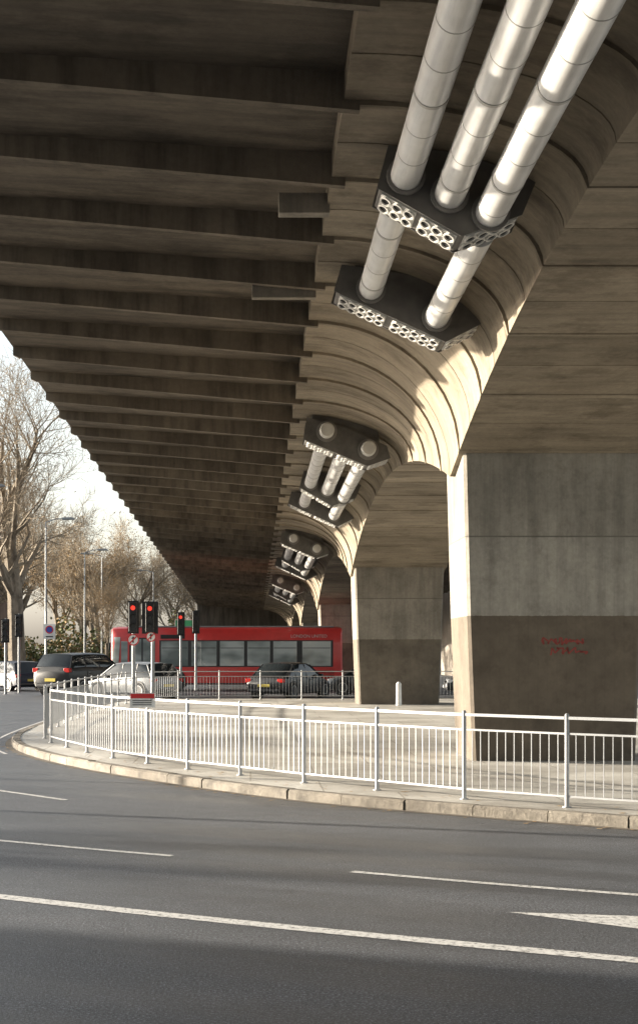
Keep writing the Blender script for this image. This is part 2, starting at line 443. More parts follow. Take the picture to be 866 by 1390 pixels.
# ---------------------------------------------------------------- ground
def sheet(name,pts,z,mat):
    me=bpy.data.meshes.new(name); me.from_pydata([(x,y,z) for x,y in pts],[],[tuple(range(len(pts)))])
    me.materials.append(mat); o=bpy.data.objects.new(name,me); COL.objects.link(o)
    bm=bmesh.new(); bm.from_mesh(me)
    for f in bm.faces:
        if f.normal.z<0: f.normal_flip()
    bm.to_mesh(me); bm.free(); o['kind']='structure'; return o
sheet('ground',[(-2500,-2500),(2500,-2500),(2500,2500),(-2500,2500)],-.004,M_GROUND)
sheet('road',[(-120,-60),(120,-60),(120,110),(-120,110)],0,M_ROAD)
def catmull(P,n=8):
    out=[]
    for i in range(len(P)-1):
        p0=P[max(i-1,0)];p1=P[i];p2=P[i+1];p3=P[min(i+2,len(P)-1)]
        for k in range(n):
            t=k/n
            out.append(tuple(.5*((2*p1[j])+(-p0[j]+p2[j])*t+(2*p0[j]-5*p1[j]+4*p2[j]-p3[j])*t*t+(-p0[j]+3*p1[j]-3*p2[j]+p3[j])*t**3) for j in (0,1)))
    out.append(P[-1]); return out
KP=catmull([(30,-8),(20,1),(14,6.6),(9,10.8),(6.2,13.3),(4.0,15.2),(2.3,16.55),(.8,17.9),(-.4,19.4),(-1.5,21.1),(-2.8,23.4),(-3.8,25.7),(-4.55,28.2),(-4.95,31.5),(-5.05,37),(-4.95,44),(-4.6,49),(-3.8,51.7),(-2.3,52.5),(5,52.7),(30,52.7)])
def offset(path,d):
    out=[]
    for i,p in enumerate(path):
        a=Vector(path[max(i-1,0)]);b=Vector(path[min(i+1,len(path)-1)]); t=(b-a).normalized()
        out.append((p[0]+t.y*d,p[1]-t.x*d))
    return out
def resample(path,step):
    out=[]; pts=[Vector(p) for p in path]
    out.append(tuple(pts[0])); dist=0; target=step
    for a,b in zip(pts,pts[1:]):
        L=(b-a).length
        while dist+L>=target:
            out.append(tuple(a+(b-a)*((target-dist)/L))); target+=step
        dist+=L
    return out
inner=offset(KP,.15)
sheet('traffic_island_paving',inner+[(60,52.7),(60,-8)],.118,M_PAVE)
ks=resample(KP,.92); ki=offset(ks,.155)
mb=MB()
for i in range(len(ks)-1):
    a,b,c,d=Vector(ks[i]),Vector(ks[i+1]),Vector(ki[i+1]),Vector(ki[i])
    g=.007; ab=(b-a).normalized()*g; dc=(c-d).normalized()*g
    j=random.uniform(-.008,.006); sh=(a-d).normalized()*random.uniform(-.008,.012)
    a2,b2,c2,d2=a+ab+sh,b-ab+sh,c-dc,d+dc
    top=.127+j; n_=(d-a).normalized()*.025
    vs=[(a2.x,a2.y,-.02),(b2.x,b2.y,-.02),(c2.x,c2.y,-.02),(d2.x,d2.y,-.02),
        (a2.x,a2.y,top-.025),(b2.x,b2.y,top-.025),(c2.x,c2.y,top),(d2.x,d2.y,top),
        (a2.x+n_.x,a2.y+n_.y,top),(b2.x+n_.x,b2.y+n_.y,top)]
    mb.add(vs,[(0,3,2,1),(0,1,5,4),(4,5,9,8),(8,9,6,7),(2,3,7,6),(1,2,6,9,5),(0,4,8,7,3)])
o=mb.obj('kerb',M_KERB); o['kind']='structure'
def strip(path,w,z=.004):
    a=offset(path,w/2);b=offset(path,-w/2); n=len(path)
    vs=[(x,y,z) for x,y in a]+[(x,y,z) for x,y in b]
    return vs,[(i,i+1,n+i+1,n+i) for i in range(n-1)]
mb=MB(); mb.add(*strip(offset(KP,-.07),.12,.003)); o=mb.obj('gutter_dirt',plain('gutter_grit',(.10,.085,.065),.9,0,.5,3)); o['kind']='structure'
rnd=random.Random(9); mb=MB()
for _ in range(300):
    k=rnd.randrange(20,len(KP)-40); tri=[KP[k-1],KP[k],KP[k+1]]
    if rnd.random()<.55: p=offset(tri,rnd.uniform(.25,1.0))[1]; z=.1215
    else: p=offset(tri,-rnd.uniform(.05,.3))[1]; z=.0065
    s=rnd.uniform(.015,.04); a=rnd.uniform(0,6.28)
    mb.add([(p[0]+s*math.cos(a+t),p[1]+s*math.sin(a+t),z+rnd.uniform(0,.006)) for t in (0,1.6,3.1,4.7)],[(0,1,2,3)])
o=mb.obj('fallen_leaves',M_LEAF,recalc=False); o['kind']='stuff'; tag(o,'scattered brown leaves along the kerb and paving','leaves')
mb=MB()
def addstrip(p,w): mb.add(*strip(p,w))
addstrip(catmull([(-8.2,15.4),(-5,13.05),(-1.88,11.04),(0,9.95),(2.14,8.85),(6.5,6.7)]),.16)
addstrip(catmull([(-2.75,14.5),(-1.6,13.75),(-.70,13.22)]),.085)
addstrip(catmull([(.845,12.28),(1.9,11.65),(2.98,11.08),(4.3,10.4)]),.095)
addstrip(catmull([(-4.6,20.9),(-3.28,19.35),(-2.27,18.15)]),.085)
addstrip([p for p in offset(KP,-.34) if p[1]>26 and p[1]<50 and p[0]<0],.06)
mb.add([(1.81,10.38,.004),(2.57,9.76,.004),(3.4,9.1,.004),(3.9,9.75,.004),(2.69,10.22,.004)],[(0,1,2,3,4)])
mb.add([(-12,34,.004),(-7,33,.004),(-7,33.3,.004),(-12,34.3,.004)],[(0,1,2,3)])
mb.add([(-12,44,.004),(-8,43,.004),(-8,43.3,.004),(-12,44.3,.004)],[(0,1,2,3)])
o=mb.obj('road_markings',M_MARK); o['kind']='structure'

# ---------------------------------------------------------------- railings
def railing(pts,label):
    e=empty('pedestrian_guard_railing',(pts[0][0],pts[0][1],.12),label,'railing')
    zb=.12
    for i,p in enumerate(pts):
        mb=MB(); mb.tube((p[0],p[1],zb),(p[0],p[1],zb+1.02),.025,n=10); mb.tube((p[0],p[1],zb+1.02),(p[0],p[1],zb+1.035),.025,.012,n=10)
        mb.tube((p[0],p[1],zb-.001),(p[0],p[1],zb+.012),.05,n=10)
        mb.obj('post',M_GALV,e,smooth=True)
    for a,b in zip(pts,pts[1:]):
        A=Vector((a[0],a[1],0));B=Vector((b[0],b[1],0)); d=(B-A); L=d.length; d.normalize(); nn=Vector((-d.y,d.x,0))
        mb=MB()
        def bar(s0,s1,z0,z1,t):
            q=[A+d*s0-nn*t,A+d*s1-nn*t,A+d*s1+nn*t,A+d*s0+nn*t]
            mb.add([(v.x,v.y,z0) for v in q]+[(v.x,v.y,z1) for v in q],[(0,3,2,1),(4,5,6,7),(0,1,5,4),(1,2,6,5),(2,3,7,6),(3,0,4,7)])
        bar(.026,L-.026,zb+.968,zb+1.0,.018)
        bar(.026,L-.026,zb+.80,zb+.822,.011)
        bar(.026,L-.026,zb+.11,zb+.132,.011)
        n=max(4,int(L/.105))
        for k in range(1,n):
            s=L*k/n; bar(s-.0045,s+.0045,zb+.1322,zb+.7998,.0045)
        mb.obj('panel',M_GALV,e)
near=[(7.7,13.0),(6.6,13.85),(5.55,14.6),(4.5,15.4),(3.48,16.2),(2.48,17.1),(1.565,18.2),(.70,19.2),(-.14,20.35),(-.91,21.4),(-1.57,22.5),(-2.2,23.6),(-2.76,24.9),(-3.26,26.2),(-3.72,27.5)]
railing(near,'pale galvanised guard railing curving along the kerb')
back=resample(catmull([(-3.72,27.5),(-4.0,28.7),(-4.25,31),(-4.38,36),(-4.3,43),(-4.0,48),(-3.3,50.8),(-2.2,51.7),(2,51.9),(12,52)]),1.45)[1:]
railing(back,'pale galvanised guard railing along the far side of the island')
e=empty('notice_board',(-1.62,22.47,.95),'small white and red notice fixed to the railing','sign')
mb=MB(); mb.box(-1.83,-1.45,22.38,22.395,.98,1.20); mb.obj('panel',M_WHITE,e)
mb=MB(); mb.box(-1.82,-1.46,22.374,22.378,1.12,1.19); mb.obj('red_band',M_RED,e)
mb=MB(); 
for k in range(3): mb.box(-1.79,-1.50,22.374,22.378,1.015+k*.032,1.027+k*.032)
mb.obj('text_lines',M_TRIMD,e)
mb=MB(); mb.tube((4.65,46.2,.12),(4.65,46.2,.80),.09,.08,n=14); mb.tube((4.65,46.2,.80),(4.65,46.2,.86),.08,.03,n=14)
o=mb.obj('marker_bollard',M_WHITE,smooth=True); tag(o,'short white marker bollard beside a concrete pier','bollard')

# ---------------------------------------------------------------- vehicles
def loft(mb,rings,closed_ring=False,mi=0,capa=True,capb=True,facefn=None):
    n=len(rings[0]); base=len(mb.v)
    mb.v+=[tuple(p) for r in rings for p in r]
    for k in range(len(rings)-1):
        rng=range(n if closed_ring else n-1)
        for i in rng:
            j=(i+1)%n
            mb.f.append((base+k*n+i,base+k*n+j,base+(k+1)*n+j,base+(k+1)*n+i)); mb.m.append(mi if not facefn else facefn(k,i))
    if capa: mb.f.append(tuple(base+i for i in range(n))); mb.m.append(mi)
    if capb: mb.f.append(tuple(base+(len(rings)-1)*n+i for i in range(n))); mb.m.append(mi)
def wheel(parent,x,y,r,w,side):
    mb=MB(); s=side
    prof=[(w/2-.02,r*.6),(w/2,r*.72),(w/2,r*.92),(w/2-.03,r),(-w/2+.03,r),(-w/2,r*.92),(-w/2,r*.6)]
    n=24; rings=[]
    for t,rr in prof: rings.append([(rr*math.cos(2*math.pi*i/n),t*s,rr*math.sin(2*math.pi*i/n)) for i in range(n)])
    loft(mb,rings,True)
    o=mb.obj('wheel',M_TYRE,parent,world=False,smooth=True); o.location=(x,y,r)
    mb=MB(); yo=s*(w/2-.012)
    mb.ring((0,yo-.03*s,0),(0,yo,0),r*.66,r*.56,24)
    mb.tube((0,yo-.03*s,0),(0,yo-.005*s,0),r*.16,n=12)
    for k in range(5):
        a=2*math.pi*k/5; c,q=math.cos(a),math.sin(a); wd=.11*r
        vs=[]
        for yy in (yo-.03*s,yo-.008*s):
            for rr,ww in ((r*.1,wd),(r*.6,wd*1.3)):
                for sg in (-1,1): vs.append((rr*c-sg*ww*q,yy,rr*q+sg*ww*c))
        mb.add(vs,[(0,1,3,2),(4,6,7,5),(0,2,6,4),(1,5,7,3),(0,4,5,1),(2,3,7,6)])
    mb.obj('rim',M_RIM,o,world=False)
    return o
def car(name,label,loc,ang,L,W,H,paint,style='hatch',group='cars around the junction',plate=M_YEL):
    e=empty(name,(loc[0],loc[1],0),label,'car',rz=ang,group=group)
    k=H/1.5; hw=W/2
    if style=='suv': stn=[(-.5,.78,.42,.85),(-.485,.92,.30,1.0),(-.44,.98,.26,1.05),(-.25,1,.24,1.06),(.1,1,.24,1.04),(.26,.99,.24,1.02),(.40,.95,.26,.95),(.47,.86,.3,.82),(.5,.70,.36,.62)]; gh=[(-.475,0),(-.40,.93),(-.2,1),(.0,1),(.10,.95),(.27,0)]
    elif style=='saloon': stn=[(-.5,.78,.38,.70),(-.485,.90,.28,.86),(-.40,.97,.2,.95),(-.25,1,.18,.94),(.1,1,.18,.90),(.25,.99,.18,.88),(.40,.95,.2,.76),(.475,.86,.25,.62),(.5,.70,.32,.5)]; gh=[(-.40,0),(-.24,.93),(-.12,1),(.0,1),(.08,.93),(.27,0)]
    else: stn=[(-.5,.80,.38,.72),(-.485,.92,.28,.88),(-.42,.98,.2,.96),(-.25,1,.18,.95),(.1,1,.18,.90),(.27,.99,.18,.87),(.41,.94,.2,.75),(.48,.84,.25,.62),(.5,.70,.32,.5)]; gh=[(-.475,0),(-.38,.92),(-.2,1),(.0,1),(.10,.94),(.30,0)]
    rings=[]
    for f,w,z0,z1 in stn:
        x=f*L; w*=hw; z0*=k; z1*=k; dz=z1-z0
        half=[(0,z0),(w*.82,z0),(w*.96,z0+.10*dz),(w,z0+.4*dz),(w*.985,z0+.7*dz),(w*.95,z1-.09*dz),(w*.86,z1),(w*.4,z1+.015),(0,z1+.02)]
        rings.append([(x,y,z) for y,z in half]+[(x,-y,z) for y,z in reversed(half[1:-1])])
    mb=MB(); loft(mb,rings,True); mb.obj('body',paint,e,world=False,smooth=True)
    belt=(1.0 if style=='suv' else .90)*k
    rg=[]; xs=[]
    for f,h in gh:
        zr=belt-.02+(H-belt+.02)*h; x=f*L; t=(zr-belt)/(H-belt) if h>0 else 0
        half=[(hw*.93,belt-.05),(hw*(.93-.10*t*.5),belt-.05+(zr-belt+.05)*.5),(hw*(.93-.17*t),max(belt-.045,zr-.06)),(hw*(.93-.26*t),max(belt-.04,zr-.015)),(0,max(belt-.03,zr+.01))]
        rg.append([(x,y,z) for y,z in half]+[(x,-y,z) for y,z in reversed(half[:-1])]); xs.append((f,h))
    def ff(kk,i):
        return 1 if (i in (2,3,4,5) and xs[kk][1]>0 and xs[kk+1][1]>0) else 0
    G=MB(); loft(G,rg,False,0,facefn=ff)
    for nm,idx,mt in (('window_glass',0,M_GLASS),('roof',1,paint)):
        q=MB(); q.v=G.v; q.f=[f for f,m in zip(G.f,G.m) if m==idx]; q.m=[0]*len(q.f); q.obj(nm,mt,e,world=False,smooth=True,recalc=False)
    for sgn in (1,-1):
        def bx(nm,mat,x0,x1,y0,y1,z0,z1,bev=0):
            mb=MB(); mb.box(x0,x1,min(sgn*y0,sgn*y1),max(sgn*y0,sgn*y1),z0,z1); return mb.obj(nm,mat,e,world=False,bevel=bev)
        def pt(i,lvl): p=rg[i][lvl]; return Vector((p[0],p[1]*sgn*1.004,p[2]))
        for i,j in ((0,1),(len(gh)-1,len(gh)-2)):
            mb=MB(); mb.tube(pt(i,0),pt(j,2),.035,.03,6); mb.obj('window_pillar',paint,e,world=False)
        for fx,mt in ((-.03,M_TRIMD),(-.24,M_TRIMD)):
            mb=MB(); mb.tube((fx*L,sgn*hw*.93,belt-.03),(fx*L-.02,sgn*hw*.77,H-.07),.028,n=6); mb.obj('window_pillar',mt,e,world=False)
        bx('wing_mirror',paint,.17*L,.17*L+.14,hw*.97,hw*.97+.20,belt-.02,belt+.11,.03)
        for fx in (-.235,-.015,.19): bx('door_seam',M_BLACK,fx*L-.006,fx*L+.006,hw*.99,hw*1.003,.28*k,.86*k)
        for fx in (-.20,.02): bx('door_handle',M_TRIMD,fx*L,fx*L+.16,hw*.98,hw+.02,.76*k,.79*k)
        bx('headlight',M_HEADL,.41*L,.475*L,hw*.55,hw*.885,.56*k,.70*k,.03)
        bx('tail_light',M_LRED,-.497*L,-.455*L,hw*.66,hw*.95,(.82 if style=='suv' else .68)*k,(.97 if style=='suv' else .84)*k,.02)
        r=.36 if style=='suv' else .315
        for fx in (-.30,.315):
            mb=MB(); mb.tube((fx*L,sgn*(hw-.22),r),(fx*L,sgn*(hw+.004),r),r+.055,n=24); mb.obj('wheel_arch',M_BLACK,e,world=False)
            wheel(e,fx*L,sgn*(hw-.09),r,.215,sgn)
    mb=MB(); mb.box(-.508*L,-.49*L,-.26,.26,.50*k,.61*k); mb.obj('number_plate',plate,e,world=False)
    mb=MB(); mb.box(.49*L,.507*L,-.26,.26,.36*k,.47*k); mb.obj('number_plate',M_WHITE,e,world=False)
    mb=MB(); mb.box(.47*L,.498*L,-hw*.5,hw*.5,.50*k,.62*k); mb.obj('grille',M_BLACK,e,world=False,bevel=.02)
    mb=MB(); mb.box(-.503*L,-.46*L,-hw*.78,hw*.78,.30*k,.42*k); mb.obj('bumper',M_TRIMD,e,world=False,bevel=.03)
    return e
P_BLACK=plain('black_car_paint',(.010,.011,.013),.4,0,.1,1,coat=.2)
P_SILVER=plain('silver_car_paint',(.17,.18,.19),.4,.3,.05,1,coat=.3)
P_GREY=plain('dark_grey_car_paint',(.035,.04,.045),.35,.1,.08,1,coat=.3)
P_NAVY=plain('navy_car_paint',(.010,.017,.034),.5,0,.1,1,coat=.1)
def A(dx,dy): return math.atan2(dy,dx)
car('parked_car','dark navy hatchback on the road by bare trees',(-10.95,68),A(-.58,.81),3.9,1.74,1.36,P_NAVY,'hatch')
car('suv','tall black four-by-four waiting in traffic',(-7.0,62),A(.48,.88),4.75,1.93,1.74,P_BLACK,'suv')
car('silver_car','silver grey hatchback behind the guard railing',(-4.5,57),A(-.74,.67),3.8,1.72,1.40,P_SILVER,'hatch')
car('black_saloon','black saloon car in front of the bus',(1.55,57.5),A(.50,.87),4.2,1.72,1.38,P_BLACK,'saloon')
car('grey_car','dark grey hatchback half hidden behind a pier',(5.15,61.5),A(-.97,.15),3.9,1.72,1.44,P_GREY,'hatch')
car('black_car','black hatchback beyond the far railing',(9.8,58.5),A(-1,.1),4.2,1.75,1.5,P_BLACK,'hatch')

def busglass():
    m,nt,b=newmat('bus_glass_painted_reflections')
    n=noise(nt,pos(nt,(.6,1,1.2),obj=True),1.2,2,.4)
    r=ramp(nt,n,[(.38,(.17,.20,.195)),(.5,(.33,.37,.36)),(.62,(.50,.54,.53))])  # pale and dark blotches in the base colour imitate reflections
    nt.links.new(r.outputs[0],b.inputs['Base Color']); b.inputs['Roughness'].default_value=.04; b.inputs['Specular IOR Level'].default_value=.7; return m
def bus():
    L,W,H=10.55,2.5,2.92
    e=empty('bus',(-1.09,68.3,0),'red single-decker bus passing under the flyover','bus',rz=math.pi)
    mb=MB()
    sec=[(1.17,.28),(1.25,.34),(1.25,1.1),(1.24,2.2),(1.20,2.62),(1.08,2.84),(.85,2.92),(0,2.94)]
    full=[(y,z) for y,z in sec]+[(-y,z) for y,z in reversed(sec[:-1])]
    rings=[]
    for x,sc,zo in ((-L/2,.90,.05),(-L/2+.06,.97,.02),(-L/2+.25,1,0),(L/2-.7,1,0),(L/2-.3,.97,0),(L/2-.08,.90,.03),(L/2,.80,.10)):
        rings.append([(x,y*sc,.28+(z-.28)*(1-zo*.5)) for y,z in full])
    loft(mb,rings,True); mb.obj('body',M_BUSRED,e,world=False,smooth=True)
    mb=MB(); mb.box(-4.9,4.5,-.95,.95,2.90,2.965); mb.obj('roof_bounce_cover',M_POLE,e,world=False,bevel=.01)  # unseen grey cover added to cut red bounce onto the deck
    BG=busglass(); y=1.25
    xs=[(2.98,1.75),(1.60,.45),(.30,-.80),(-.95,-1.98),(-2.13,-3.2),(-3.45,-4.75)]
    for a,b in xs:
        mb=MB(); mb.box(b,a,y-.03,y+.006,1.14,2.26); mb.obj('window',BG,e,world=False,bevel=.004)
        mb=MB(); mb.box(b+.03,a-.03,y+.006,y+.012,1.94,1.97); mb.obj('window_bar',M_TRIMD,e,world=False)
    mb=MB(); mb.box(-4.85,3.05,y-.03,y+.003,1.09,2.31); mb.obj('window_surround',M_TRIMD,e,world=False)
    for a,b in xs+[(4.2,3.1)]:
        mb=MB(); mb.box(b,a,-y-.006,-y+.03,1.14,2.26); mb.obj('window',BG,e,world=False)
    mb=MB(); mb.box(3.25,4.42,y-.03,y+.004,.36,2.42); mb.obj('door_frame',M_TRIMD,e,world=False)
    for a,b in ((3.30,3.80),(3.87,4.37)):
        mb=MB(); mb.box(a,b,y-.02,y+.010,.45,2.36); mb.obj('door',BG,e,world=False)
    mb=MB(); mb.box(4.50,4.80,y-.03,y+.006,1.14,2.26); mb.obj('cab_window',BG,e,world=False)
    mb=MB(); vs=[]
    ws=[(4.90,1.225),(5.06,1.19),(5.20,1.11),(5.285,.9),(5.29,0),(5.285,-.9),(5.20,-1.10),(5.02,-1.18)]
    for (x,yy) in ws: vs+= [(x+.025,yy*1.02,1.05),(x-.10+.03,yy*1.01,2.45)]
    mb.add(vs,[(2*i,2*i+2,2*i+3,2*i+1) for i in range(len(ws)-1)]); mb.obj('windscreen',BG,e,world=False,smooth=True)
    mb=MB(); mb.box(5.10,5.22,-.8,.8,2.50,2.76); mb.obj('destination_display',M_BLACK,e,world=False,bevel=.02)
    mb=MB(); mb.box(1.9,3.0,y-.02,y+.008,2.38,2.56); mb.obj('side_route_display',M_BLACK,e,world=False)
    mb=MB()
    for i in range(6): mb.box(-4.9,-4.0,y-.01,y+.008,.55+i*.07,.575+i*.07)
    mb.obj('engine_vent',M_BLACK,e,world=False)
    mb=MB(); mb.box(-5.0,3.2,y-.01,y+.005,.30,.36); mb.obj('skirt_trim',M_TRIMD,e,world=False)
    for s in (1,-1):
        for fx in (-2.75,2.4):
            mb=MB(); mb.tube((fx,s*1.0,.48),(fx,s*1.256,.48),.56,n=28); mb.obj('wheel_arch',M_BLACK,e,world=False)
            wheel(e,fx,s*1.14,.48,.27,s)
        mb=MB(); mb.box(5.12,5.24,min(s*.62,s*.95),max(s*.62,s*.95),.62,.80); mb.obj('headlight',M_HEADL,e,world=False,bevel=.04)
        mb=MB(); mb.box(-5.29,-5.2,min(s*.95,s*1.1),max(s*.95,s*1.1),.8,1.3); mb.obj('tail_light',M_LRED,e,world=False,bevel=.02)
    mb=MB(); mb.box(5.25,5.34,1.3,1.48,1.85,2.2); mb.obj('mirror',M_BLACK,e,world=False,bevel=.02)
    text_mesh('lettering','LONDON UNITED',.20,M_LETTER,(-3.75,1.236,2.49),(math.radians(84),0,math.pi),e)
bus()

# ---------------------------------------------------------------- signals, signs, lamps
def signal(x,y,ztop,label,heads=((0,0),),red=True,base=.12,rot=0,sign=None,bx=.17):
    e=empty('traffic_signal',(x,y,base),label,'traffic light',rz=rot,group='traffic lights at the junction')
    mb=MB(); mb.tube((0,0,0),(0,0,ztop-base),.055,n=14); mb.tube((0,0,ztop-base),(0,0,ztop-base+.05),.055,.02,n=14); mb.obj('pole',M_POLE,e,world=False,smooth=True)
    for hx,hz in heads:
        zt_=ztop-base-.02+hz
        mb=MB(); mb.box(hx-.13,hx+.13,-.26,-.105,zt_-.92,zt_); mb.obj('signal_head',M_BLACK,e,world=False,bevel=.03)
        mb=MB(); mb.box(hx-bx,hx+bx,-.10,-.085,zt_-.96,zt_+.04); mb.obj('backing_board',M_BLACK,e,world=False)
        for i in range(3):
            z=zt_-.18-.28*i; on=(i==0 and red)
            mb=MB(); mb.tube((hx,-.262,z),(hx,-.275,z),.072,n=18); mb.obj('lens',M_REDON if on else M_LENS,e,world=False)
            mb=MB(); n=14; vs=[]
            for yy in (-.26,-.42):
                for k in range(n+1):
                    t=math.radians(-25+230*k/n); vs.append((hx+.095*math.cos(t),yy,z+.095*math.sin(t)))
            mb.add(vs,[(k,k+1,n+2+k,n+1+k) for k in range(n)]); mb.obj('visor',M_BLACK,e,world=False)
    if sign:
        hx,z,r=sign
        mb=MB(); mb.tube((hx,-.12,z),(hx,-.135,z),r,n=24,mi=0); mb.ring((hx,-.135,z),(hx,-.139,z),r,r*.8,24,mi=1)
        mb.box(hx-r*.12,hx+r*.12,-.139,-.135,z-r*.5,z+r*.25,2)
        mb.add([(hx-r*.35,-.139,z+r*.2),(hx+r*.35,-.139,z+r*.2),(hx,-.139,z+r*.6)],[(0,1,2)],2)
        c=r*.55; w=r*.08
        mb.add([(hx-c-w,-.1415,z-c+w),(hx-c+w,-.1415,z-c-w),(hx+c+w,-.1415,z+c-w),(hx+c-w,-.1415,z+c+w)],[(0,1,2,3)],1)
        mb.obj('round_sign',[M_WHITE,M_RED,M_BLACK],e,world=False)
    return e
signal(-3.57,45,3.34,'black traffic signal showing red with a round sign below',sign=(0,2.05,.18))
signal(-3.02,45.6,3.34,'wide black traffic signal showing red on a grey pole',heads=((-.08,0),),sign=(-.05,2.15,.16),bx=.25)
signal(-2.95,62.5,3.45,'dark traffic signal seen beyond the silver car',red=True)
signal(-2.35,63.5,3.55,'unlit traffic signal seen beyond the silver car',red=False)
signal(-10.3,62,3.15,'dark traffic signal at the far side of the road',red=False,base=0)
signal(-10.05,64,3.4,'dark traffic signal at the far side of the road',red=False,base=0)
def lamp(x,y,h,label,side=1):
    e=empty('street_lamp',(x,y,0),label,'street lamp',group='street lamps along the road')
    mb=MB(); mb.tube((0,0,0),(0,0,1.2),.11,n=12); mb.tube((0,0,1.2),(0,0,h),.075,.045,n=12); mb.obj('column',M_POLE,e,world=False,smooth=True)
    mb=MB(); mb.tube((0,0,h-.02),(side*.6,0,h+.18),.035,n=8); mb.tube((side*.6,0,h+.18),(side*1.1,0,h+.2),.035,n=8); mb.obj('arm',M_POLE,e,world=False)
    mb=MB(); mb.prism([(side*1.0,h+.12),(side*1.75,h+.14),(side*1.8,h+.2),(side*1.6,h+.29),(side*1.0,h+.27)],'y',-.14,.14); mb.obj('lantern',M_POLE,e,world=False,bevel=.03)
lamp(-12.5,90,9.7,'tall grey street lamp column by bare trees')
lamp(-12.6,112,9.3,'tall grey street lamp column by bare trees')
lamp(-12.2,121,9.6,'tall grey street lamp column by bare trees',-1)
lamp(-8.9,135,9.0,'tall grey street lamp column by bare trees',-1)
lamp(-15.1,80,10.6,'tall grey street lamp with arm over the road')
e=empty('road_sign',(-8.45,62,0),'white rectangular sign with blue disc on a post','sign')
mb=MB(); mb.tube((-8.6,62,0),(-8.6,62,3.5),.045,n=10); mb.obj('post',M_POLE,e)
mb=MB(); mb.box(-8.70,-8.20,61.92,61.94,2.33,2.95); mb.obj('sign_plate',M_WHITE,e)
mb=MB(); mb.tube((-8.45,61.918,2.72),(-8.45,61.914,2.72),.17,n=24,mi=0); mb.ring((-8.45,61.918,2.72),(-8.45,61.909,2.72),.17,.125,24,mi=1)
mb.box(-8.6,-8.3,61.912,61.916,2.40,2.45,2); mb.obj('sign_disc',[M_BLUE,M_RED,M_BLACK],e)
e=empty('direction_sign',(-3.25,74,0),'green and white direction sign behind the bus','sign')
for xx in (-3.7,-2.8):
    mb=MB(); mb.tube((xx,74.05,0),(xx,74.05,3.35),.04,n=8); mb.obj('post',M_POLE,e)
mb=MB(); mb.box(-3.8,-2.7,73.95,73.98,2.9,3.4); mb.obj('sign_plate',M_WHITE,e)
mb=MB(); mb.box(-3.76,-2.74,73.94,73.946,3.05,3.36); mb.obj('green_panel',M_GREEN,e)

# ---------------------------------------------------------------- trees
def make_tree(seed,h,r0,spread=1.0,leaves=900,levels=6,rmin=.010):
    rnd=random.Random(seed); T=MB(); C=MB(); tips=[]
    def branch(p,d,L,r,lv):
        mb=T if lv==0 else C
        n=8 if lv==0 else (6 if lv==1 else (4 if lv==2 else 3))
        k=4 if lv<3 else 3; q=p; dd=d.copy(); rr=r; kids=[]
        for i in range(k):
            dd=(dd+Vector((rnd.uniform(-1,1),rnd.uniform(-1,1),rnd.uniform(-.5,.9)))*(.07 if lv==0 else .17)).normalized()
            q2=q+dd*(L/k); r2=rr*(.90 if lv==0 else .80)
            mb.tube(q,q2,rr,r2,n,cap=False,mi=(2 if 0<lv<3 else 0)); q=q2; rr=r2
            if lv<levels and (i>0 or lv>0): kids.append((q.copy(),dd.copy(),rr,(i+1)/k))
        if lv>=levels-1: tips.append(q)
        if lv<levels:
            for (kp,kd,kr,t) in kids:
                m=1 if rnd.random()<.75 else 2
                if t>.99: m+=1
                if lv==0: m+=1
                if lv>=levels-1 and rnd.random()<.25: m=max(0,m-1)
                for _ in range(m):
                    a=kd.orthogonal().normalized(); a.rotate(Matrix.Rotation(rnd.uniform(0,6.28),3,kd))
                    nd=(kd*rnd.uniform(.7,1.1)+a*rnd.uniform(.5,1.0)*spread+Vector((0,0,.22))).normalized()
                    branch(kp,nd,L*rnd.uniform(.50,.72)*(.95 if lv else .85),max(rmin,kr*rnd.uniform(.5,.72)),lv+1)
    branch(Vector((0,0,-.05)),Vector((0,0,1)),h*.45,r0,0)
    for _ in range(leaves):
        p=rnd.choice(tips)+Vector((rnd.gauss(0,.3),rnd.gauss(0,.3),rnd.gauss(0,.3)))
        s=rnd.uniform(.05,.11); a=Vector((rnd.uniform(-1,1),rnd.uniform(-1,1),rnd.uniform(-1,1))).normalized(); b=a.orthogonal().normalized()
        C.add([p,p+a*s,p+a*s+b*s,p+b*s],[(0,1,2,3)],1)
    return T,C
protos=[]
for sd,h,r,sp,lv,rm in ((3,21,.55,1.25,500,.012),(11,16,.30,.9,2200,.011),(25,14,.26,1.0,3200,.011)):
    protos.append(make_tree(sd,h,r,sp,lv,5,rm))
pm=[None]*3
def place_tree(i,x,y,s,rz,label,group='bare winter trees beyond the junction'):
    e=empty('bare_tree',(x,y,0),label,'tree',rz=rz,group=group); e.scale=(s,s,s)
    if pm[i] is None:
        pm[i]=(protos[i][0].obj('trunk',[M_BARK],e,world=False,recalc=False),protos[i][1].obj('crown',[M_TWIG,M_LEAF,M_BARK],e,world=False,recalc=False))
    else:
        for b in pm[i]:
            o=b.copy(); COL.objects.link(o); o.parent=e
HS=[max(v[2] for v in p[1].v) for p in protos]
place_tree(0,-15.0,95,22.5/HS[0],.4,'big bare plane tree with a thick mottled trunk')
for (i,x,y,ht,rz) in ((1,-23,112,16,1),(2,-13.0,128,14,2),(1,-10.5,138,13.5,4),(2,-17,132,14,.3),(2,-8.2,150,12.5,5),(0,-24,150,22,3.4),(1,-6.0,165,13,.9),(2,-17.5,165,16,2.2),(1,-11.5,118,9,5.5),(0,-21,118,20,2.1),(0,-16,140,16,4.6)):
    place_tree(i,x,y,ht/HS[i],rz,'unseen leafless tree added for the shade it casts' )
